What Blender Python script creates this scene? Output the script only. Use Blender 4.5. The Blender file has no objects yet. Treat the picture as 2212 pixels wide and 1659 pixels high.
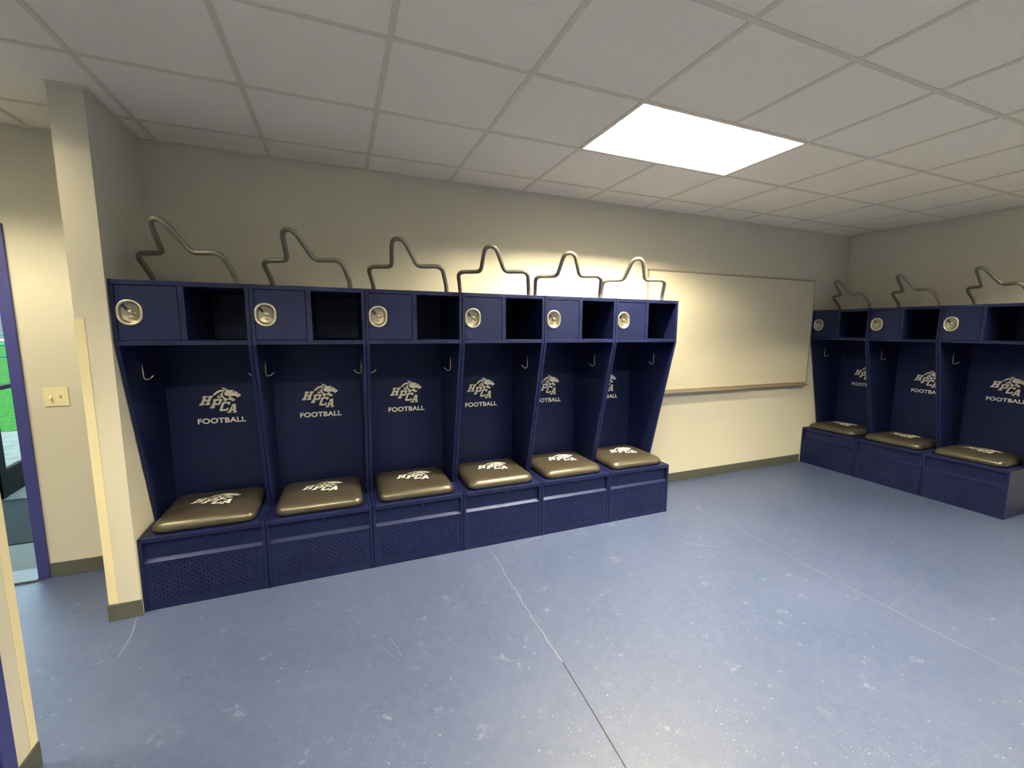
import bpy, bmesh, math, random
from mathutils import Vector, Matrix
random.seed(7)
SC = bpy.context.scene
COL = SC.collection

# ------------------------------------------------------------------ camera
IMG_W, IMG_H = 2212, 1659
CAM = Vector((1.0763, -3.4016, 1.5928)); YAW, PITCH, ROLL, FPX = .3851, -.1282, .0066, 922.42
def make_camera():
    cy, sy, cp, sp = math.cos(YAW), math.sin(YAW), math.cos(PITCH), math.sin(PITCH)
    f = Vector((sy*cp, cy*cp, sp)); r = Vector((cy, -sy, 0)); u = r.cross(f)
    c, s = math.cos(ROLL), math.sin(ROLL)
    r, u = c*r + s*u, -s*r + c*u
    cam = bpy.data.cameras.new('camera'); o = bpy.data.objects.new('camera', cam); COL.objects.link(o)
    m = Matrix((r, u, -f)).transposed().to_4x4(); m.translation = CAM
    o.matrix_world = m
    cam.sensor_fit = 'HORIZONTAL'; cam.sensor_width = 36; cam.lens = FPX*36/IMG_W
    cam.clip_start = .05; cam.clip_end = 300
    SC.camera = o
make_camera()

# ------------------------------------------------------------------ light and exposure
SC.view_settings.view_transform = 'Standard'; SC.view_settings.look = 'None'
SC.view_settings.gamma = 1; SC.view_settings.use_curve_mapping = False
SC.view_settings.exposure = 0.84
SC.cycles.adaptive_threshold = .02; SC.cycles.max_bounces = 8
LAMP, LAMP_REAR, LAMP_VEST = 620.0, 290.0, 180.0      # radiance of the lamp panels
LAMP_COL = (1.0, .84, .505)
SKY = 3.6
wd = bpy.data.worlds.new('world'); SC.world = wd; wd.use_nodes = True
nt = wd.node_tree; nt.nodes.clear()
out = nt.nodes.new('ShaderNodeOutputWorld'); bg = nt.nodes.new('ShaderNodeBackground')
bg.inputs[0].default_value = (.62, .86, 1, 1); bg.inputs[1].default_value = SKY
nt.links.new(bg.outputs[0], out.inputs[0])

# ------------------------------------------------------------------ materials
def mat(name, col, rough=.5, metal=0, spec=.5, emit=None, bump=None, coat=0):
    m = bpy.data.materials.new(name); m.use_nodes = True
    b = m.node_tree.nodes['Principled BSDF']
    b.inputs['Base Color'].default_value = (*col, 1); b.inputs['Roughness'].default_value = rough
    b.inputs['Metallic'].default_value = metal; b.inputs['Specular IOR Level'].default_value = spec
    b.inputs['Coat Weight'].default_value = coat
    if emit:
        b.inputs['Emission Color'].default_value = (*emit[0], 1); b.inputs['Emission Strength'].default_value = emit[1]
    if bump:
        N = m.node_tree.nodes; L = m.node_tree.links
        tc = N.new('ShaderNodeTexCoord'); n = N.new('ShaderNodeTexNoise'); bp = N.new('ShaderNodeBump')
        n.inputs['Scale'].default_value = bump[0]; n.inputs['Detail'].default_value = 3
        bp.inputs['Strength'].default_value = bump[1]; bp.inputs['Distance'].default_value = bump[2]
        L.new(tc.outputs['Object'], n.inputs['Vector']); L.new(n.outputs['Fac'], bp.inputs['Height'])
        L.new(bp.outputs['Normal'], b.inputs['Normal'])
    return m
def vary(m, c1, c2, scale, lo=.4, hi=.6, detail=4):
    """mix two base colours by noise"""
    N = m.node_tree.nodes; L = m.node_tree.links; b = N['Principled BSDF']
    tc = N.new('ShaderNodeTexCoord'); n = N.new('ShaderNodeTexNoise'); r = N.new('ShaderNodeValToRGB')
    n.inputs['Scale'].default_value = scale; n.inputs['Detail'].default_value = detail
    r.color_ramp.elements[0].position = lo; r.color_ramp.elements[0].color = (*c1, 1)
    r.color_ramp.elements[1].position = hi; r.color_ramp.elements[1].color = (*c2, 1)
    L.new(tc.outputs['Object'], n.inputs['Vector']); L.new(n.outputs['Fac'], r.inputs['Fac'])
    L.new(r.outputs['Color'], b.inputs['Base Color'])
    return r
M = {}
M['wall'] = mat('wall_paint', (.61, .61, .57), .75, bump=(220, .12, .002))
M['ceiling'] = mat('ceiling_tile', (.8, .79, .76), .9, bump=(160, .35, .004)); vary(M['ceiling'], (.88, .84, .77), (.94, .90, .83), 90, .3, .5, 6)
M['tbar'] = mat('ceiling_bar', (.74, .70, .62), .55)
M['base'] = mat('baseboard_vinyl', (.062, .072, .070), .6)
M['guard'] = mat('guard_vinyl', (.78, .72, .52), .5)
M['navy'] = mat('navy_powder_coat', (.0036, .0062, .038), .47, spec=.52, bump=(600, .08, .0006))
M['navy'].node_tree.nodes['Principled BSDF'].inputs['Specular Tint'].default_value = (.42, .50, 1, 1)
M['navyframe'] = mat('blue_door_paint', (.030, .036, .19), .4)
M['hook'] = mat('hook_steel', (.6, .6, .58), .3, 1)
M['latch'] = mat('latch_steel', (.72, .70, .62), .33, .85)
M['latchdark'] = mat('latch_recess_steel', (.42, .40, .34), .38, .8)
M['tube'] = mat('hanger_grey_coat', (.20, .195, .18), .38, .3)
M['cushion'] = mat('taupe_vinyl', (.040, .036, .029), .32, spec=.6, bump=(420, .12, .001))
M['white'] = mat('print_white', (.90, .91, .89), .5)
M['printdark'] = mat('print_navy', (.010, .010, .035), .5)
M['board'] = mat('whiteboard_enamel', (.66, .64, .57), .45)
M['alu'] = mat('board_aluminium', (.42, .38, .33), .4, .5)
M['troffer'] = mat('troffer_white', (.82, .81, .78), .5)
M['lamp'] = mat('lamp_panel', (.9, .9, .9), .6, emit=(LAMP_COL, LAMP))
M['lamp_dim'] = mat('lamp_panel_dim', (.9, .9, .9), .6, emit=(LAMP_COL, LAMP_REAR))
M['lamp_vest'] = mat('lamp_panel_vestibule', (.9, .9, .9), .6, emit=(LAMP_COL, LAMP_VEST))
M['louver'] = mat('louver_grey', (.22, .215, .20), .4)
M['switch'] = mat('ivory_plastic', (.80, .74, .52), .35)
M['doormetal'] = mat('dark_door_metal', (.0015, .0025, .0025), .6, spec=.04)
M['rubber'] = mat('dark_mat', (.018, .026, .029), .9, spec=.1, bump=(80, .4, .004))
M['concrete'] = mat('outdoor_concrete', (.12, .12, .11), .95, spec=.1); vary(M['concrete'], (.10, .11, .09), (.135, .14, .12), 6)
M['porch'] = mat('porch_concrete', (.085, .12, .12), .8, bump=(40, .3, .003))
M['facade'] = mat('grey_facade', (.055, .062, .060), .9, spec=.1)
M['grass'] = mat('lawn_grass', (.02, .12, .012), .95, spec=.05, bump=(60, .8, .02)); vary(M['grass'], (.010, .075, .008), (.030, .13, .014), 14)
M['railing'] = mat('green_railing', (.01, .12, .10), .6, spec=.1)
M['threshold'] = mat('threshold_aluminium', (.10, .13, .14), .5, .3)
M['crack'] = mat('floor_joint', (.025, .032, .045), .8, spec=.15)
M['scratch'] = mat('floor_scratch', (.15, .18, .25), .5)
gl = mat('door_glass', (1, 1, 1), .0); b = gl.node_tree.nodes['Principled BSDF']
b.inputs['Transmission Weight'].default_value = 1; b.inputs['IOR'].default_value = 1.05; M['glass'] = gl

def floor_material():
    m = mat('blue_epoxy_floor', (.15, .20, .30), .44, spec=.45)
    N = m.node_tree.nodes; L = m.node_tree.links; b = N['Principled BSDF']
    tc = N.new('ShaderNodeTexCoord')
    def noise(scale, detail=4, rough=.5):
        n = N.new('ShaderNodeTexNoise'); n.inputs['Scale'].default_value = scale; n.inputs['Detail'].default_value = detail
        n.inputs['Roughness'].default_value = rough; L.new(tc.outputs['Object'], n.inputs['Vector']); return n
    def ramp(src, a, c):
        r = N.new('ShaderNodeValToRGB'); r.color_ramp.elements[0].position = a; r.color_ramp.elements[1].position = c
        L.new(src, r.inputs['Fac']); return r
    def mix(f, a, c):
        x = N.new('ShaderNodeMix'); x.data_type = 'RGBA'
        if isinstance(f, float): x.inputs[0].default_value = f
        else: L.new(f, x.inputs[0])
        for i, v in ((6, a), (7, c)):
            if isinstance(v, tuple): x.inputs[i].default_value = (*v, 1)
            else: L.new(v, x.inputs[i])
        return x.outputs[2]
    base = mix(ramp(noise(1.3, 5).outputs['Fac'], .3, .7).outputs['Color'], (.041, .063, .158), (.056, .079, .184))
    hz = ramp(noise(16, 9, .8).outputs['Fac'], .42, .72)
    m0 = N.new('ShaderNodeMath'); m0.operation = 'MULTIPLY'; L.new(hz.outputs['Color'], m0.inputs[0]); m0.inputs[1].default_value = .35
    base = mix(m0.outputs[0], base, (.10, .125, .215))
    # paint chips: small light flecks
    v = N.new('ShaderNodeTexVoronoi'); v.inputs['Scale'].default_value = 26; v.inputs['Randomness'].default_value = 1
    L.new(tc.outputs['Object'], v.inputs['Vector'])
    rr = N.new('ShaderNodeValToRGB'); rr.color_ramp.elements[0].position = .05; rr.color_ramp.elements[0].color = (1, 1, 1, 1)
    rr.color_ramp.elements[1].position = .10; rr.color_ramp.elements[1].color = (0, 0, 0, 1); L.new(v.outputs['Distance'], rr.inputs['Fac'])
    sep = N.new('ShaderNodeSeparateColor'); L.new(v.outputs['Color'], sep.inputs[0])
    g = ramp(sep.outputs[0], .55, .75)
    mm = N.new('ShaderNodeMath'); mm.operation = 'MULTIPLY'; L.new(rr.outputs['Color'], mm.inputs[0]); L.new(g.outputs['Color'], mm.inputs[1])
    base = mix(mm.outputs[0], base, (.27, .31, .37))
    v = N.new('ShaderNodeTexVoronoi'); v.inputs['Scale'].default_value = 85; L.new(tc.outputs['Object'], v.inputs['Vector'])
    rr = N.new('ShaderNodeValToRGB'); rr.color_ramp.elements[0].position = .10; rr.color_ramp.elements[0].color = (1, 1, 1, 1)
    rr.color_ramp.elements[1].position = .22; rr.color_ramp.elements[1].color = (0, 0, 0, 1); L.new(v.outputs['Distance'], rr.inputs['Fac'])
    sep = N.new('ShaderNodeSeparateColor'); L.new(v.outputs['Color'], sep.inputs[0])
    g = ramp(sep.outputs[0], .55, .75); dn = ramp(noise(1.1, 4).outputs['Fac'], .38, .62)
    mm = N.new('ShaderNodeMath'); mm.operation = 'MULTIPLY'; L.new(rr.outputs['Color'], mm.inputs[0]); L.new(g.outputs['Color'], mm.inputs[1])
    mk = N.new('ShaderNodeMath'); mk.operation = 'MULTIPLY'; L.new(mm.outputs[0], mk.inputs[0]); L.new(dn.outputs['Color'], mk.inputs[1])
    base = mix(mk.outputs[0], base, (.25, .29, .35))
    # worn, scuffed patches
    sc = ramp(noise(7, 8, .75).outputs['Fac'], .60, .74)
    m2 = N.new('ShaderNodeMath'); m2.operation = 'MULTIPLY'; L.new(sc.outputs['Color'], m2.inputs[0]); m2.inputs[1].default_value = .45
    base = mix(m2.outputs[0], base, (.36, .42, .50))
    L.new(base, b.inputs['Base Color'])
    bp = N.new('ShaderNodeBump'); bp.inputs['Strength'].default_value = .15; bp.inputs['Distance'].default_value = .002
    L.new(noise(120, 3).outputs['Fac'], bp.inputs['Height']); L.new(bp.outputs['Normal'], b.inputs['Normal'])
    return m
M['floor'] = floor_material()

# ------------------------------------------------------------------ helpers
def box(bm, x0, x1, y0, y1, z0, z1):
    c = [bm.verts.new((x, y, z)) for x in (x0, x1) for y in (y0, y1) for z in (z0, z1)]
    for f in ((0, 1, 3, 2), (4, 6, 7, 5), (0, 4, 5, 1), (2, 3, 7, 6), (0, 2, 6, 4), (1, 5, 7, 3)):
        bm.faces.new([c[i] for i in f])
def prism(bm, poly, axis, a, b):
    """extrude a 2D polygon along an axis; poly coordinates are the other two axes in xyz order"""
    def P(p, t):
        return {'x': (t, p[0], p[1]), 'y': (p[0], t, p[1]), 'z': (p[0], p[1], t)}[axis]
    A = [bm.verts.new(P(p, a)) for p in poly]; B = [bm.verts.new(P(p, b)) for p in poly]
    n = len(poly); bm.faces.new(A); bm.faces.new(B[::-1])
    for i in range(n): bm.faces.new((A[i], B[i], B[(i+1) % n], A[(i+1) % n]))
def sweep(bm, pts, r, n=12, cap=True):
    pts = [Vector(p) for p in pts]; rings = []; up = None
    for i, p in enumerate(pts):
        t = ((pts[min(i+1, len(pts)-1)]-p).normalized() + (p-pts[max(i-1, 0)]).normalized()).normalized()
        if up is None: up = t.orthogonal().normalized()
        else: up = (up - t*up.dot(t)).normalized()
        s = t.cross(up)
        rings.append([bm.verts.new(p + r*(math.cos(2*math.pi*k/n)*up + math.sin(2*math.pi*k/n)*s)) for k in range(n)])
    for a, b_ in zip(rings, rings[1:]):
        for k in range(n): bm.faces.new((a[k], a[(k+1) % n], b_[(k+1) % n], b_[k]))
    if cap: bm.faces.new(rings[0][::-1]); bm.faces.new(rings[-1])
def fillet(pts, rad, n=7):
    """round the corners of a 3D polyline"""
    pts = [Vector(p) for p in pts]; res = [pts[0]]
    for i in range(1, len(pts)-1):
        a, p, c = pts[i-1], pts[i], pts[i+1]; r = rad[i] if isinstance(rad, (list, tuple)) else rad
        d1 = (a-p); d2 = (c-p); r1 = min(r, d1.length*.48); r2 = min(r, d2.length*.48)
        A = p + d1.normalized()*r1; B = p + d2.normalized()*r2
        for k in range(n+1):
            t = k/n; res.append((1-t)**2*A + 2*t*(1-t)*p + t*t*B)
    res.append(pts[-1]); return res
def obj(name, bm, m, parent=None, bevel=0, smooth=False, loc=None):
    bmesh.ops.recalc_face_normals(bm, faces=bm.faces)
    me = bpy.data.meshes.new(name); bm.to_mesh(me); bm.free()
    if smooth:
        for p in me.polygons: p.use_smooth = True
    ms = m if isinstance(m, (list, tuple)) else [m]
    for x in ms: me.materials.append(M[x] if isinstance(x, str) else x)
    o = bpy.data.objects.new(name, me); COL.objects.link(o)
    if parent: o.parent = parent
    if loc: o.location = loc
    if bevel:
        b_ = o.modifiers.new('bevel', 'BEVEL'); b_.width = bevel; b_.segments = 2; b_.limit_method = 'ANGLE'; b_.angle_limit = .6
    return o
def B(*boxes):
    bm = bmesh.new()
    for b_ in boxes: box(bm, *b_)
    return bm
def thing(name, label, cat, loc=(0, 0, 0), rz=0, group=None):
    o = bpy.data.objects.new(name, None); COL.objects.link(o); o.location = loc; o.rotation_euler = (0, 0, rz)
    o.empty_display_size = .1
    o['label'] = label; o['category'] = cat
    if group: o['group'] = group
    return o
def tag(o, label, cat, group=None):
    o['label'] = label; o['category'] = cat
    if group: o['group'] = group
    return o
def struct(name, bm, m, parent=None, **k):
    o = obj(name, bm, m, parent, **k)
    o['kind'] = 'structure'
    return o
def copy_tree(o, parent=None):
    c = o.copy(); COL.objects.link(c)
    if parent: c.parent = parent
    for ch in KIDS.get(o.name, []): copy_tree(ch, c)
    return c
KIDS = {}
def index_kids():
    KIDS.clear()
    for o in COL.objects:
        if o.parent: KIDS.setdefault(o.parent.name, []).append(o)

# ------------------------------------------------------------------ the room
HC, XR, YB = 2.7156, 6.8563, -6.0          # ceiling height, right wall, rear wall
T = .6096; CX, CY = .0941, -.3074           # ceiling grid origin
YV, XV = .06, -3.2                          # vestibule far wall, left end
STUB_Y, STUB_T, OPEN_Y = -.599, .1354, -1.485
D0L, D0R, D0T = -1.72, -.74, 2.12           # outer door opening
floor = struct('floor', B((XV-.1, XR+.1, YB-.1, YV+.12, -.1, 0)), 'floor')
def strip(pts, w, z=.0015, wob=0):
    bm = bmesh.new(); L_ = []; R_ = []
    P_ = []
    for (a, c) in zip(pts, pts[1:]):
        n = max(2, int(math.dist(a, c)/.06))
        for k in range(n): P_.append((a[0]+(c[0]-a[0])*k/n + random.uniform(-wob, wob), a[1]+(c[1]-a[1])*k/n + random.uniform(-wob, wob)))
    P_.append(pts[-1])
    for i, p in enumerate(P_):
        q = P_[min(i+1, len(P_)-1)]; r = P_[max(i-1, 0)]
        d = Vector((q[0]-r[0], q[1]-r[1])).normalized(); n = Vector((-d.y, d.x))*(w*random.uniform(.5, 1) if wob else w)/2
        L_.append(bm.verts.new((p[0]+n.x, p[1]+n.y, z))); R_.append(bm.verts.new((p[0]-n.x, p[1]-n.y, z)))
    for i in range(len(P_)-1): bm.faces.new((L_[i], R_[i], R_[i+1], L_[i+1]))
    return bm
def floor_line(name, pts, w, m, wob=.004, z=.0006):
    struct(name, strip(pts, w, z, wob), m, floor)
JOINTS = ( [[(2.014, -1.761), (2.001, -2.052), (1.987, -2.29)]] ,
          [([(2.034, -0.651), (2.025, -1.02), (2.011, -1.48), (2.014, -1.761)], 0.012), ([(4.02, -0.584), (4.035, -0.914), (4.008, -1.336), (3.987, -1.703), (3.98, -2.003), (3.973, -2.184)], 0.012), ([(3.973, -2.184), (3.975, -2.471), (3.998, -2.624)], 0.008), ([(3.427, -1.087), (3.631, -1.218)], 0.01), ([(2.216, -0.666), (2.345, -0.612), (2.455, -0.608)], 0.008), ([(-0.018, -0.579), (0.01, -0.785), (0.021, -0.941)], 0.012), ([(1.261, -1.289), (1.285, -1.375), (1.296, -1.432)], 0.006), ([(1.203, -1.35), (1.261, -1.431)], 0.004), ([(3.798, -0.562), (3.832, -0.872), (3.879, -1.147)], 0.005)] )
FL_JOINT, FL_SCR = JOINTS
for p in FL_JOINT: floor_line('joint_line', p, .006, 'crack', 0)
for p, w in FL_SCR: floor_line('scratch', p, w*.6, 'scratch', .007)
struct('wall_back', B((0, XR+.12, 0, .12, 0, HC+.15)), 'wall')
struct('wall_right', B((XR, XR+.12, YB, 0, 0, HC+.15)), 'wall')
struct('wall_rear', B((XV, XR+.12, YB-.12, YB, 0, HC+.15)), 'wall')
wl = struct('wall_left', B((-STUB_T, 0, STUB_Y, YV, 0, HC+.15), (-STUB_T, 0, YB, OPEN_Y, 0, HC+.15)), 'wall')
struct('wall_vestibule_back', B((D0R+.045, -STUB_T, YV, YV+.12, 0, HC+.15), (XV, D0L-.045, YV, YV+.12, 0, HC+.15), (D0L-.045, D0R+.045, YV, YV+.12, D0T+.045, HC+.15)), 'wall')
struct('wall_vestibule_left', B((XV-.12, XV, YB, YV+.12, 0, HC+.15)), 'wall')

def bevelled_base(name, x0, x1, y0, y1, h=.0945):
    return struct(name, B((x0, x1, y0, y1, 0, h)), 'base', bevel=.003)
bevelled_base('baseboard_back', 3.735, 6.262, -.008, -.0002)
bevelled_base('baseboard_stub_front', -STUB_T-.008, .008, STUB_Y-.008, STUB_Y-.0002)
bevelled_base('baseboard_vestibule', D0R+.048, -STUB_T-.0002, YV-.008, YV-.0002)
bevelled_base('baseboard_left', .0002, .008, -1.625, OPEN_Y+.0)

# ceiling: tiles with openings for the lights, carried by T-bars
LIGHTS = [(4, 2), (4, 5), (-3, 2), (-3, 7), (0, 5), (8, 5)]         # column, row of the left far corner
holes = set()
for c, r in LIGHTS: holes |= {(c, r), (c+1, r)}
def gx(c): return CX + T*c
def gy(r): return CY - T*(r-1)
bm = bmesh.new()
xs = [XV] + [gx(c) for c in range(-5, 12) if XV < gx(c) < XR] + [XR]
c0 = next(c for c in range(-5, 12) if gx(c) > XV) - 1
ys = [YV] + [gy(r) for r in range(1, 12) if gy(r) > YB] + [YB]
for i in range(len(xs)-1):
    for j in range(len(ys)-1):
        if (c0+i, j) in holes: continue
        a, b_, c, d = xs[i], xs[i+1], ys[j+1], ys[j]
        bm.faces.new([bm.verts.new(v) for v in ((a, c, HC+.004), (a, d, HC+.004), (b_, d, HC+.004), (b_, c, HC+.004))])
        if d == YV: pass
ceil = struct('ceiling', bm, 'ceiling')
bm = bmesh.new()
for i, x in enumerate(xs[1:-1]):
    c = c0+1+i; cuts = sorted([(gy(r)-T+.012, gy(r)-.012) for (lc, r) in LIGHTS if lc+1 == c]); y_ = YB
    for p, q in cuts: box(bm, x-.012, x+.012, y_, p, HC, HC+.0035); y_ = q
    box(bm, x-.012, x+.012, y_, (YV if x < 0 else 0), HC, HC+.0035)
for y in ys[1:-1]:
    for a, b_ in zip([XV] + [x+.012 for x in xs[1:-1]], [x-.012 for x in xs[1:-1]] + [XR]):
        box(bm, a, b_, y-.012, y+.012, HC, HC+.0035)
g = struct('ceiling_grid', bm, 'tbar', ceil)
bm = bmesh.new()                                                    # wall angle
for q in ((0, XR, -.022, 0), (XR-.022, XR, YB, -.022), (0, .022, STUB_Y, -.022), (-STUB_T, .022, STUB_Y-.022, STUB_Y), (XV, -STUB_T, YV-.022, YV)):
    box(bm, *q, HC-.001, HC+.003)
struct('wall_angle', bm, 'tbar', ceil)

# ------------------------------------------------------------------ recessed lights
def troffer():
    W2, D2 = 2*T-.03, T-.03
    t = thing('ceiling_light', '', 'ceiling light', (0, 0, HC), 0, 'recessed lights in the tiled ceiling')
    h = .13
    bm = bmesh.new(); w, d = W2/2, D2/2
    box(bm, -w-.004, -w, -d, d, .001, h); box(bm, w, w+.004, -d, d, .001, h)
    box(bm, -w-.004, w+.004, -d-.004, -d, .001, h); box(bm, -w-.004, w+.004, d, d+.004, .001, h)
    box(bm, -w-.004, w+.004, -d-.004, d+.004, h, h+.004)
    obj('housing', bm, 'troffer', t)
    for y in (-.145, .145):
        bm = bmesh.new(); sweep(bm, [(-w+.015, y, h-.022), (w-.015, y, h-.022)], .018, 12); obj('lamp', bm, 'lamp', t, smooth=True)
    bm = bmesh.new(); nx, ny = 6, 3; hb = LOUVER
    for i in range(1, nx): x = -w+2*w*i/nx; box(bm, x-.0015, x+.0015, -d, d, .004, .004+hb)
    for j in range(1, ny): y = -d+2*d*j/ny; box(bm, -w, w, y-.0015, y+.0015, .0045, .004+hb)
    obj('louver', bm, 'louver', t)
    return t
LOUVER = .078
t0 = troffer(); index_kids()
for k, (c, r) in enumerate(LIGHTS):
    t = t0 if k == 0 else copy_tree(t0)
    t.location = (gx(c)+T, gy(r)-T/2, HC)
    for o_ in t.children:
        if o_.name.startswith('lamp') and k:
            o_.material_slots[0].link = 'OBJECT'; o_.material_slots[0].material = M['lamp_vest'] if c < 0 else M['lamp_dim']
    t['label'] = ['bright rectangular recessed fluorescent light in the tiled ceiling above the lockers',
                  'rectangular recessed light in the ceiling behind the camera', 'rectangular recessed light in the vestibule ceiling near the glass door',
                  'rectangular recessed light in the vestibule ceiling far from the door', 'rectangular recessed light in the ceiling behind the camera at left',
                  'rectangular recessed light in the ceiling behind the camera at right'][k]

# ------------------------------------------------------------------ logo shapes (unit: metres; origin at the logo's lower left)
S = .001
def shear(p, z0, k=.30): return (p[0]+(p[1]-z0)*k, p[1])
def letter_H(x, z, w, h):
    s = w*.30
    return [[(x, z), (x+s*1.5, z), (x+s*1.5, z+h*.2), (x, z+h*.2)], [(x+w-s*1.5, z), (x+w, z), (x+w, z+h*.2), (x+w-s*1.5, z+h*.2)],
            [(x, z+h*.8), (x+s*1.5, z+h*.8), (x+s*1.5, z+h), (x, z+h)], [(x+w-s*1.5, z+h*.8), (x+w, z+h*.8), (x+w, z+h), (x+w-s*1.5, z+h)],
            [(x+s*.3, z), (x+s*1.25, z), (x+s*1.25, z+h), (x+s*.3, z+h)], [(x+w-s*1.25, z), (x+w-s*.3, z), (x+w-s*.3, z+h), (x+w-s*1.25, z+h)],
            [(x+s*.3, z+h*.4), (x+w-s*.3, z+h*.4), (x+w-s*.3, z+h*.6), (x+s*.3, z+h*.6)]]
def letter_P(x, z, w, h):
    s = w*.30
    return [[(x, z), (x+s*1.7, z), (x+s*1.7, z+h*.2), (x, z+h*.2)], [(x+s*.3, z), (x+s*1.3, z), (x+s*1.3, z+h), (x+s*.3, z+h)],
            [(x, z+h*.8), (x+w*.86, z+h*.8), (x+w, z+h*.9), (x+w*.9, z+h), (x, z+h)], [(x+s, z+h*.32), (x+w*.9, z+h*.32), (x+w, z+h*.44), (x+w*.9, z+h*.52), (x+s, z+h*.52)],
            [(x+w-s*.95, z+h*.36), (x+w, z+h*.42), (x+w, z+h*.92), (x+w-s*.95, z+h*.96)]]
def letter_C(x, z, w, h):
    s = w*.30
    return [[(x, z+h*.12), (x+s*.4, z), (x+s, z+h*.1), (x+s, z+h*.9), (x+s*.4, z+h), (x, z+h*.88)], [(x+s*.4, z), (x+w*.9, z), (x+w, z+h*.1), (x+w, z+h*.2), (x+s*.5, z+h*.2)],
            [(x+s*.5, z+h*.8), (x+w, z+h*.8), (x+w, z+h*.9), (x+w*.9, z+h), (x+s*.4, z+h)], [(x+w-s*.8, z+h*.66), (x+w, z+h*.66), (x+w, z+h*.9), (x+w-s*.8, z+h*.9)],
            [(x+w-s*.8, z+h*.1), (x+w, z+h*.1), (x+w, z+h*.32), (x+w-s*.8, z+h*.32)]]
def letter_A(x, z, w, h):
    s = w*.30
    return [[(x-s*.1, z), (x+s*1.3, z), (x+s*1.3, z+h*.18), (x-s*.1, z+h*.18)], [(x+w-s*1.3, z), (x+w+s*.1, z), (x+w+s*.1, z+h*.18), (x+w-s*1.3, z+h*.18)],
            [(x+s*.15, z), (x+s*1.05, z), (x+w*.5, z+h*.9), (x+w*.62, z+h), (x+w*.34, z+h)], [(x+w-s*1.05, z), (x+w-s*.15, z), (x+w*.70, z+h), (x+w*.40, z+h)],
            [(x+s*.6, z+h*.26), (x+w-s*.6, z+h*.26), (x+w-s*.75, z+h*.44), (x+s*.75, z+h*.44)]]
# outline traced on the second locker's decal, in its zoomed pixels
def px(pts): return [((x-415)*.2193e-3, (1110-y+.0686*(1400-x))*.243e-3) for x, y in pts]
HEAD = [px(p) for p in (
    [(1030, 390), (1100, 405), (1150, 425), (1195, 460), (1300, 455), (1390, 490), (1450, 530), (1525, 590), (1530, 612), (1480, 630), (1435, 670), (1415, 640), (1350, 622), (1270, 630), (1210, 632), (1150, 625), (1110, 620), (1085, 590), (1090, 545), (1125, 505), (1130, 480), (1075, 445)],
    [(780, 615), (830, 560), (900, 500), (980, 465), (1070, 455), (1110, 480), (1060, 500), (980, 520), (900, 565), (850, 612)],
    [(890, 690), (905, 640), (950, 600), (1010, 570), (1040, 520), (1080, 500), (1050, 560), (1045, 610), (1080, 665), (1150, 700), (1195, 695), (1215, 645), (1250, 690), (1295, 722), (1375, 715), (1350, 760), (1290, 772), (1250, 750), (1215, 730), (1175, 732), (1140, 750), (1120, 780), (1060, 775), (1060, 720), (1010, 650), (975, 695)],
    [(1205, 632), (1240, 632), (1262, 655), (1318, 690), (1345, 712), (1300, 712), (1262, 690), (1228, 660)])]
DETAIL = [px(p) for p in (
    [(1296, 492), (1335, 486), (1378, 508), (1356, 528), (1326, 524), (1318, 506)],
    [(1085, 418), (1150, 452), (1158, 474), (1138, 470), (1108, 444)],
    [(1395, 522), (1440, 545), (1490, 580), (1480, 586), (1430, 556)],
    [(930, 640), (960, 610), (1010, 588), (1000, 615), (968, 640), (955, 665), (930, 665)])]
def logo_polys():
    L_ = []
    for fn, x, y, w, k in ((letter_H, 415, 912, 268, .42), (letter_P, 680, 990, 238, .42), (letter_C, 918, 1065, 228, .36), (letter_A, 1135, 1115, 235, .26)):
        X, z = px([(x, y)])[0]
        for p in fn(X, z, w*.2193e-3, .0625): L_.append([shear(q, z, k) for q in p])
    return L_
def poly_mesh(polys, z, grow=0.0):
    """flat thin plates in local x,y at height z; grow > 0 gives the outline backing"""
    bm = bmesh.new()
    for i, p in enumerate(polys):
        if grow:
            for k in range(12):
                a = 2*math.pi*k/12; q = [(x+grow*math.cos(a), y+grow*math.sin(a)) for x, y in p]
                f = bm.faces.new([bm.verts.new((x, y, z)) for x, y in q])
        else:
            bm.faces.new([bm.verts.new((x, y, z)) for x, y in p])
    bmesh.ops.triangulate(bm, faces=bm.faces)
    for f in bm.faces:
        if f.normal.z < 0: f.normal_flip()
    return bm
def text_mesh(s, width, height, off=.012):
    cu = bpy.data.curves.new('t', 'FONT'); cu.body = s; cu.offset = off; cu.space_character = 1.06
    o = bpy.data.objects.new('t', cu); COL.objects.link(o)
    dg = bpy.context.evaluated_depsgraph_get(); me = bpy.data.meshes.new_from_object(o.evaluated_get(dg))
    bpy.data.objects.remove(o)
    bm = bmesh.new(); bm.from_mesh(me); bpy.data.meshes.remove(me)
    xs_ = [v.co.x for v in bm.verts]; ys_ = [v.co.y for v in bm.verts]
    x0, y0 = min(xs_), min(ys_); sx = width/(max(xs_)-x0); sy = height/(max(ys_)-y0)
    for v in bm.verts: v.co = Vector(((v.co.x-x0)*sx, (v.co.y-y0)*sy, 0))
    return bm
LOGO = logo_polys()
def raw(name, bm, m, parent, xform):
    for v in bm.verts: v.co = Vector(xform(v.co))
    me = bpy.data.meshes.new(name); bm.to_mesh(me); bm.free(); me.materials.append(M[m])
    o = bpy.data.objects.new(name, me); COL.objects.link(o); o.parent = parent; return o

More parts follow.
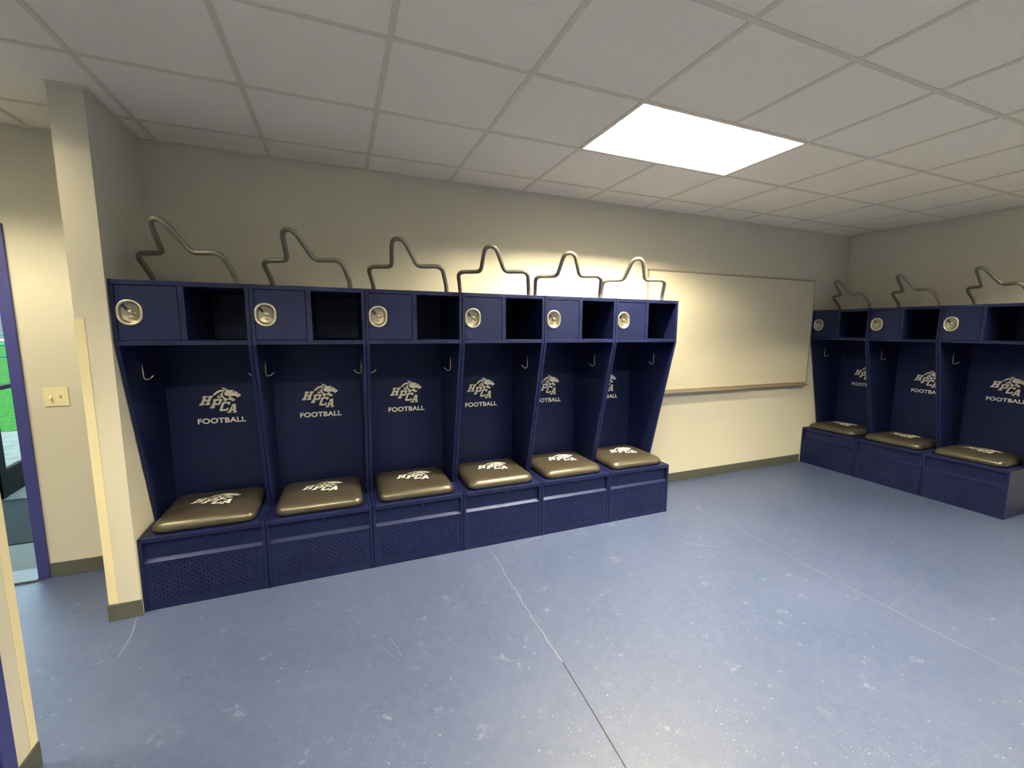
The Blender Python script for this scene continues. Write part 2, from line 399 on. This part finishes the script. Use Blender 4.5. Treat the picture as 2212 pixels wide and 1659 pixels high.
# ------------------------------------------------------------------ locker
PITCH_X = .6172; LW = .6135; H, HS, HB = 1.8329, 1.4912, .4331
DT, DB, DS = .5845, .5773, .3237           # depth of the cabinet, of the base, of the side where it meets the seat
PT = .0185                                  # post thickness
def make_latch(parent):
    cx, cz, hw, hh = .0745, 1.6645, .056, .067
    def rr(w, h, y, r, n=8):
        pts = []
        for qx, qz, a0 in ((1, 1, 0), (-1, 1, 90), (-1, -1, 180), (1, -1, 270)):
            for k in range(n+1):
                a = math.radians(a0+90*k/n); pts.append((cx+qx*(w-r)+r*math.cos(a), y, cz+qz*(h-r)+r*math.sin(a)))
        return pts
    YD = -DT+.004
    bm = bmesh.new()
    prof = [(0, YD+.0002), (.0005, YD-.004), (.004, YD-.0065), (.009, YD-.0065), (.0125, YD-.003), (.0135, YD+.002)]
    rings = [[bm.verts.new(p) for p in rr(hw-i, hh-i, y, .0535-i)] for i, y in prof]
    for a, c in zip(rings, rings[1:]):
        for k in range(len(a)): bm.faces.new((a[k], a[(k+1) % len(a)], c[(k+1) % len(a)], c[k]))
    l = obj('latch', bm, 'latch', parent, smooth=True)
    bm = bmesh.new()
    prof = [(.0135, YD+.002), (.017, YD+.012), (.024, YD+.016)]
    rings = [[bm.verts.new(p) for p in rr(hw-i, hh-i, y, .0535-i)] for i, y in prof]
    for a, c in zip(rings, rings[1:]):
        for k in range(len(a)): bm.faces.new((a[k], a[(k+1) % len(a)], c[(k+1) % len(a)], c[k]))
    bm.faces.new(rings[-1])
    cup = obj('recess_cup', bm, 'latchdark', l, smooth=True)
    # lever: small teardrop finger piece with the padlock boss
    bm = bmesh.new(); sweep(bm, [(cx+.004, YD+.016, cz+.004), (cx+.004, YD+.004, cz+.004), (cx+.004, YD-.002, cz+.004)], .0085, 14)
    sweep(bm, [(cx+.004, YD+.007, cz+.004), (cx+.024, YD+.009, cz-.002)], .004, 8)
    sweep(bm, [(cx-.006, YD+.008, cz-.022), (cx+.010, YD+.008, cz-.022)], .004, 8)
    obj('lever', bm, 'latch', l, smooth=True)
    bm = bmesh.new(); sweep(bm, [(cx-.031, YD+.011, cz+.038), (cx-.014, YD+.0125, cz+.016)], .0055, 10); obj('slot', bm, 'printdark', l, smooth=True)

def make_locker():
    t = thing('locker', '', 'locker')
    # side panels: full-height sheet with a front post
    prof = [(-.001, 0), (-DB, 0), (-DB, HB-.004), (-DS, HB-.004), (-DT, HS), (-DT, H), (-.001, H)]
    for x in (0, LW-PT):
        bm = bmesh.new(); prism(bm, prof, 'x', x, x+PT); obj('side_panel', bm, 'navy', t, bevel=.0018)
    a, b_ = PT, LW-PT
    obj('back_panel', B((a, b_, -.012, -.002, .02, H-.02)), 'navy', t)
    obj('top_panel', B((a, b_, -DT+.001, -.013, H-.026, H-.0005)), 'navy', t, bevel=.0015)
    obj('shelf', B((a, b_, -DT+.001, -.013, HS+.002, HS+.0265)), 'navy', t, bevel=.0015)
    dx0, dx1 = .2865, .3145
    obj('divider', B((dx0, dx1, -DT+.0015, -.013, HS+.0266, H-.0262)), 'navy', t, bevel=.0015)
    # cabinet door with a recessed cup latch; the door is a sheet with a hole for the cup
    d = obj('door', None or door_bm(a+.0025, dx0-.0025, HS+.030, H-.029), 'navy', t, bevel=.0012)
    make_latch(d)
    # rivets
    # foot locker
    zt = .398
    obj('base_floor', B((a, b_, -DB+.006, -.013, .008, .016)), 'navy', t)
    obj('seat_lid', B((a+.0005, b_-.0005, -DB-.006, -.013, zt+.006, HB)), 'navy', t, bevel=.003)
    bm = bmesh.new()                       # front: recessed upper band, sloped lip, perforated panel below
    box(bm, a, b_, -DB+.026, -DB+.022, .292, zt+.006)
    obj('front_upper_panel', bm, 'navy', t)
    bm = bmesh.new(); prism(bm, [(-DB+.022, .292), (-DB+.022, .301), (-DB+.001, .284), (-DB+.001, .276), (-DB+.005, .276)], 'x', a, b_)
    obj('front_lip', bm, 'navy', t, bevel=.0008)
    bm = bmesh.new(); hx0, hx1, hz0, hz1 = .046, LW-.046, .052, .262; y = -DB+.004
    nx, nz = 29, 15; cw, chh = (hx1-hx0)/nx, (hz1-hz0)/nz
    def q(*p): bm.faces.new([bm.verts.new((x, y, z)) for x, z in p])
    for i in range(nx):
        for j in range(nz):
            x0, x1, z0, z1 = hx0+i*cw, hx0+(i+1)*cw, hz0+j*chh, hz0+(j+1)*chh
            if (i+j) % 2: q((x0, z0), (x1, z0), (x1, z1), (x0, z1)); continue
            mx, mz = (x0+x1)/2, (z0+z1)/2; rx, rz = .0043, .0033
            O = [(x0, z0), (mx, z0), (x1, z0), (x1, mz), (x1, z1), (mx, z1), (x0, z1), (x0, mz)]
            I = [(mx+rx*math.cos(math.radians(225+45*k)), mz+rz*math.sin(math.radians(225+45*k))) for k in range(8)]
            for k in range(8): q(O[k], O[(k+1) % 8], I[(k+1) % 8], I[k])
    for r_ in ((a, hx0, .0, .276), (hx1, b_, .0, .276), (hx0, hx1, 0, hz0), (hx0, hx1, hz1, .276)): q((r_[0], r_[2]), (r_[1], r_[2]), (r_[1], r_[3]), (r_[0], r_[3]))
    bmesh.ops.remove_doubles(bm, verts=bm.verts, dist=1e-6)
    obj('perforated_panel', bm, 'navy', t)
    bm = bmesh.new(); sweep(bm, [(LW*.53, -DB-.006, zt+.001), (LW*.53, -DB-.006, zt-.010)], .006, 12); obj('lid_hasp', bm, 'navy', t, smooth=True)
    # hooks on both sides
    for sx, x in ((1, PT), (-1, LW-PT)):
        bm = bmesh.new(); y = -.34
        path = fillet([(x+sx*.004, y, 1.385), (x+sx*.004, y, 1.30), (x+sx*.014, y, 1.288), (x+sx*.030, y, 1.290), (x+sx*.052, y, 1.312)], .012)
        sweep(bm, path, .0034, 8); obj('hook', bm, 'hook', t, smooth=True)
    # padding hanger on top: one bent tube, swivelled
    ph, cx, cy = .464, .310, -.352; e = Vector((math.cos(ph), -math.sin(ph), 0)); n = Vector((-math.sin(ph), -math.cos(ph), 0))
    def hp(s, l, z): return Vector((cx, cy, 0)) + s*e + l*n + Vector((0, 0, z))
    pts = [hp(-.256, 0, H-.002), hp(-.256, 0, H+.045), hp(-.252, .10, H+.166), hp(-.086, .10, H+.166), hp(-.036, .225, H+.318), hp(.036, .225, H+.318), hp(.086, .10, H+.166), hp(.252, .10, H+.166), hp(.256, 0, H+.045), hp(.256, 0, H-.002)]
    bm = bmesh.new(); sweep(bm, fillet(pts, [0, .04, .05, .035, .05, .05, .035, .05, .04, 0]), .0145, 12)
    obj('equipment_hanger', bm, 'tube', t, smooth=True)
    # decal on the back panel
    yb = -.0125
    f = lambda off: (lambda c: (.191+c.x, yb-off, 1.007+c.y))
    o = raw('logo_decal', poly_mesh(LOGO+HEAD, 0), 'white', t, f(.0010))
    raw('logo_outline', poly_mesh(LOGO+HEAD, 0, .0045), 'printdark', o, f(.0004))
    raw('logo_detail', poly_mesh(DETAIL, 0), 'printdark', o, f(.0016))
    w = raw('lettering_decal', text_mesh('FOOTBALL', .279, .037, .03), 'white', t, lambda c: (.176+c.x, yb-.001, .944+c.y))
    return t
def door_bm(x0, x1, z0, z1):
    """sheet door with a rounded opening for the latch cup"""
    cx, cz, hw, hh, r = .0745, 1.6645, .045, .056, .0425
    ring = []
    for qx, qz, a0 in ((1, 1, 0), (-1, 1, 90), (-1, -1, 180), (1, -1, 270)):
        for k in range(7):
            a = math.radians(a0+15*k); ring.append((cx+qx*(hw-r)+r*math.cos(a), cz+qz*(hh-r)+r*math.sin(a)))
    bm = bmesh.new(); ys_ = (-DT+.004, -DT+.007)
    n = len(ring); outer = []
    for (x, z) in ring:                    # project ring points to the rectangle border
        dx, dz = x-cx, z-cz; s = min([((x1-cx)/dx if dx > 0 else (x0-cx)/dx) if abs(dx) > 1e-9 else 1e9, ((z1-cz)/dz if dz > 0 else (z0-cz)/dz) if abs(dz) > 1e-9 else 1e9])
        outer.append((cx+dx*s, cz+dz*s))
    faces = {}
    for y in ys_:
        R_ = [bm.verts.new((x, y, z)) for x, z in ring]; O_ = [bm.verts.new((x, y, z)) for x, z in outer]; faces[y] = (R_, O_)
        for k in range(n):
            k2 = (k+1) % n; a, b_ = outer[k], outer[k2]
            if abs(a[0]-b_[0]) > 1e-6 and abs(a[1]-b_[1]) > 1e-6:   # a corner lies between
                cxn = a[0] if abs(a[0]-x0) < 1e-6 or abs(a[0]-x1) < 1e-6 else b_[0]; czn = b_[1] if cxn == a[0] else a[1]
                c = bm.verts.new((cxn, y, czn)); bm.faces.new((R_[k], O_[k], c, O_[k2], R_[k2]))
            else: bm.faces.new((R_[k], O_[k], O_[k2], R_[k2]))
    A, C = faces[ys_[0]][0], faces[ys_[1]][0]
    for k in range(n): bm.faces.new((A[k], A[(k+1) % n], C[(k+1) % n], C[k]))
    y0, y1 = ys_
    for p in (((x0, z0), (x1, z0)), ((x1, z0), (x1, z1)), ((x1, z1), (x0, z1)), ((x0, z1), (x0, z0))):
        bm.faces.new([bm.verts.new(v) for v in ((p[0][0], y0, p[0][1]), (p[1][0], y0, p[1][1]), (p[1][0], y1, p[1][1]), (p[0][0], y1, p[0][1]))])
    bmesh.ops.remove_doubles(bm, verts=bm.verts, dist=1e-5)
    return bm

def cushion_z(u, v):                       # dome over the top face
    return .012*(1-u*u)*(1-v*v)
def make_cushion():
    t = thing('seat_cushion', '', 'cushion')
    hw, hd, r0 = .257, .243, .055
    bm = bmesh.new(); n = 10
    prof = [(.016, 0), (.004, .008), (0, .024), (.004, .040), (.013, .053), (.028, .063), (.050, .069), (.080, .0725), (.115, .075), (.150, .077), (.185, .0785), (.215, .0795)]
    rings = []
    for ins, z in prof:
        w, d, r = hw-ins, hd-ins, max(r0-ins*.15, .004); r = min(r, w, d); ring = []
        for qx, qy, a0 in ((1, 1, 0), (-1, 1, 90), (-1, -1, 180), (1, -1, 270)):
            for k in range(n+1):
                a = math.radians(a0+90*k/n)
                x = qx*(w-r)+r*math.cos(a); y = qy*(d-r)+r*math.sin(a)
                bulge = .006*(1-(x/hw)**2) if abs(qy) else 0
                ring.append(bm.verts.new((x, y, z)))
        rings.append(ring)
    for a, c in zip(rings, rings[1:]):
        for k in range(len(a)): bm.faces.new((a[k], a[(k+1) % len(a)], c[(k+1) % len(a)], c[k]))
    bm.faces.new(rings[0][::-1]); bm.faces.new(rings[-1])
    obj('pad', bm, 'cushion', t, smooth=True)
    def top(x, y):                          # height of the pad's upper face
        ins = min(hw-abs(x), hd-abs(y)); p = prof[5:]
        if ins >= p[-1][0]: return p[-1][1]
        for (a, z0), (b_, z1) in zip(p, p[1:]):
            if ins <= b_: return z0+(z1-z0)*max(0, (ins-a))/(b_-a)
    f = lambda off: (lambda c: (-.125+c.x*1.07, -.090+c.y*1.13, top(-.125+c.x*1.07, -.090+c.y*1.13)+off))
    def fine(bm):
        for _ in range(2): bmesh.ops.subdivide_edges(bm, edges=[e for e in bm.edges if e.calc_length() > .012], cuts=1, use_grid_fill=False)
        bmesh.ops.triangulate(bm, faces=bm.faces); return bm
    o = raw('logo_print', fine(poly_mesh(LOGO+HEAD, 0)), 'white', t, f(.0030))
    raw('logo_outline', poly_mesh(LOGO+HEAD, 0, .0050), 'printdark', o, f(.0010))
    raw('logo_detail', fine(poly_mesh(DETAIL, 0)), 'printdark', o, f(.0038))
    return t

lk0 = make_locker(); cu0 = make_cushion(); index_kids()
WHERE = ['leftmost in the row, beside the wall stub', 'second from the wall stub', 'third from the wall stub', 'fourth from the wall stub', 'fifth from the wall stub', 'last before the whiteboard']
for i in range(6):
    l = lk0 if i == 0 else copy_tree(lk0); c = cu0 if i == 0 else copy_tree(cu0)
    x = .004 + i*PITCH_X
    l.location = (x, 0, 0); c.location = (x+LW/2, -.318, HB)
    l['label'] = 'navy metal open locker against the back wall, ' + WHERE[i]
    l['group'] = 'navy lockers along the back wall'
    c['label'] = 'taupe seat cushion on the back wall locker, ' + WHERE[i].replace('leftmost in the row, ', '')
    c['group'] = 'seat cushions on the back wall lockers'
WR = ['in the room corner', 'middle one of three', 'at the right edge']
SR = .585/PITCH_X
for j in range(3):
    l = copy_tree(lk0); c = copy_tree(cu0)
    y = -.010 - j*.585
    l.location = (XR, y, 0); l.rotation_euler = (0, 0, -math.pi/2); l.scale = (SR, 1, 1)
    c.location = (XR-.318, y-LW*SR/2, HB); c.rotation_euler = (0, 0, -math.pi/2); c.scale = (SR, 1, 1)
    l['label'] = 'dim navy open locker on the right wall, ' + WR[j]
    l['group'] = 'navy lockers along the right wall'
    c['label'] = 'taupe seat cushion on the right wall locker ' + WR[j]
    c['group'] = 'seat cushions on the right wall lockers'

# ------------------------------------------------------------------ whiteboard
t = thing('whiteboard', 'large blank whiteboard with thin metal frame and marker tray on the back wall', 'whiteboard', (3.846, 0, .975))
W, Hh = 2.413, 1.200
obj('writing_surface', B((.012, W-.012, -.012, -.001, .012, Hh-.012)), 'board', t)
bm = bmesh.new(); fw = .016
box(bm, 0, W, -.019, -.001, 0, fw); box(bm, 0, W, -.019, -.001, Hh-fw, Hh); box(bm, 0, fw, -.019, -.001, fw, Hh-fw); box(bm, W-fw, W, -.019, -.001, fw, Hh-fw)
obj('frame', bm, 'alu', t, bevel=.003)
bm = bmesh.new(); prism(bm, [(-.001, .0), (-.001, -.022), (-.068, -.022), (-.074, -.010), (-.070, -.006), (-.020, -.008), (-.020, .0)], 'x', .02, W-.06)
obj('marker_tray', bm, 'alu', t, bevel=.001)
bm = bmesh.new(); box(bm, W-.06, W-.035, -.075, -.001, -.012, -.006); obj('tray_end', bm, 'alu', t)

# ------------------------------------------------------------------ light switch, corner guards
t = thing('light_switch', 'ivory double toggle light switch plate on the vestibule wall', 'light switch', (-.549, YV, 1.160))
obj('cover_plate', B((-.059, .059, -.006, -.0005, -.058, .058)), 'switch', t, bevel=.003)
for s, tilt in ((-.023, -1), (.023, 1)):
    bm = bmesh.new(); prism(bm, [(-.0055, -.010), (-.0055, .010), (-.019, .010*tilt+.004), (-.019, .010*tilt-.004)], 'x', s-.005, s+.005); obj('toggle', bm, 'switch', t, bevel=.001)
    bm = bmesh.new(); [sweep(bm, [(s, -.0055, z), (s, -.0068, z)], .0022, 8) for z in (-.03, .03)]; obj('screw', bm, 'switch', t)
def guard(name, corner, dx, dy, label):
    """thin L strip wrapped round a wall corner"""
    x, y = corner; th = .002; w = .038; bm = bmesh.new()
    z0, z1 = .0955, 1.63
    xa, xb = sorted((x, x+dx*w)); ya, yb = sorted((y, y+dy*w))
    if dy > 0: box(bm, min(xa, x-dx*th*1.0), max(xb, x-dx*th), y-th-.0003, y-.0003, z0, z1)
    else: box(bm, min(xa, x-dx*th), max(xb, x-dx*th), y+.0003, y+th+.0003, z0, z1)
    if dx > 0: box(bm, x-th-.0003, x-.0003, ya, yb, z0, z1)
    else: box(bm, x+.0003, x+th+.0003, ya, yb, z0, z1)
    return tag(obj(name, bm, 'guard', bevel=.0008), label, 'corner guard', 'corner guards on the opening')
guard('corner_guard', (-STUB_T, STUB_Y), 1, 1, 'pale yellow corner guard strip on the narrow wall end beside the lockers')
guard('corner_guard', (0, OPEN_Y), -1, -1, 'pale yellow corner guard strip on the near wall corner at the lower left')

# ------------------------------------------------------------------ doors
d = struct('door_1', B((D0R, D0R+.055, YV-.016, YV+.13, 0, D0T+.055), (D0L-.055, D0L, YV-.016, YV+.13, 0, D0T+.055), (D0L, D0R, YV-.016, YV+.13, D0T, D0T+.055)), 'navyframe', bevel=.002)
struct('threshold', B((D0L, D0R, YV-.03, YV+.15, .0, .012)), 'threshold', d, bevel=.003)
struct('threshold_outer', B((-3.0, .0, 1.78, 1.90, -.005, .015)), 'threshold', d)
k = struct('added_porch_shade', B((-4.2, .6, YV+.12, 1.9, 2.55, 2.7)), 'wall')  # unseen slab, added to keep daylight off the porch and mat
struct('wall_porch_right', B((-.45, -.33, YV+.12, 1.85, -.02, 2.55)), 'wall')
struct('wall_porch_left', B((-3.1, -2.98, YV+.12, 1.85, -.02, 2.55)), 'wall')
leaf_w, leaf_h = .98, 2.10; ang = math.atan2(.995, -.105)
def leaf(*bx):
    bm = B(*bx); R_ = Matrix.Rotation(ang, 4, 'Z')
    for v in bm.verts: v.co = R_ @ Vector((v.co.x, v.co.y, v.co.z)) + Vector((-1.84, 1.80, .02))
    return bm
d3 = struct('door_3', leaf((0, .10, -.022, .022, 0, leaf_h), (leaf_w-.10, leaf_w, -.022, .022, 0, leaf_h), (.10, leaf_w-.10, -.022, .022, 0, .25), (.10, leaf_w-.10, -.022, .022, leaf_h-.12, leaf_h), (.10, leaf_w-.10, -.035, .03, .985, 1.02)), 'doormetal')
struct('glass_pane', leaf((.10, leaf_w-.10, -.003, .003, .25, .985), (.10, leaf_w-.10, -.003, .003, 1.02, leaf_h-.12)), 'glass', d3)
d2 = struct('door_2', B((.0002, .03, -1.69, -1.632, 0, 2.12), (.0002, .03, -2.69, -2.632, 0, 2.12), (.0002, .03, -2.632, -1.69, 2.06, 2.12)), 'navyframe', bevel=.003)
struct('door_leaf', B((.0002, .012, -2.632, -1.69, .005, 2.06)), 'navyframe', d2)

# ------------------------------------------------------------------ outside
struct('porch_floor', B((-3.0, -.45, YV+.12, .70, -.06, -.001)), 'porch')
tag(obj('entrance_mat', B((-2.9, -.5, .70, 1.78, -.02, .006)), 'rubber', bevel=.003), 'dark entrance mat outside the blue framed doorway', 'door mat')
struct('sidewalk', B((-9, 3, 1.86, 5.4, -.12, -.011)), 'concrete')
struct('lawn', B((-60, 12, 5.4, 60, -.12, -.006)), 'grass')
tag(obj('concrete_bench', B((-12.5, -9.4, 15.0, 15.7, -.02, .42)), 'concrete', bevel=.02), 'low pale concrete block on the lawn seen through the glass door', 'bench')
t = thing('railing', 'teal pipe railing on the lawn outside the door', 'railing', (-16, 22.0, 0))
for z in (.25, .75, 1.2):
    bm = bmesh.new(); sweep(bm, [(-8, 0, z), (12, 0, z)], .035, 8); obj('rail', bm, 'railing', t)
for k in range(11):
    bm = bmesh.new(); sweep(bm, [(-8+2*k, 0, 0), (-8+2*k, 0, 1.2)], .035, 8); obj('post', bm, 'railing', t)
t = thing('building', 'grey building beyond the lawn seen through the doorway', 'building', (-60, 66, 0))
obj('wall', B((-25, 40, 0, 8, 0, 5.5)), 'facade', t)
for k in range(9): obj('window', B((-22+7*k, -19+7*k, -.08, -.01, 1.2, 3.4)), 'doormetal', t)
obj('roof', B((-25.5, 40.5, -.6, 8.6, 5.5, 6.0)), 'concrete', t)
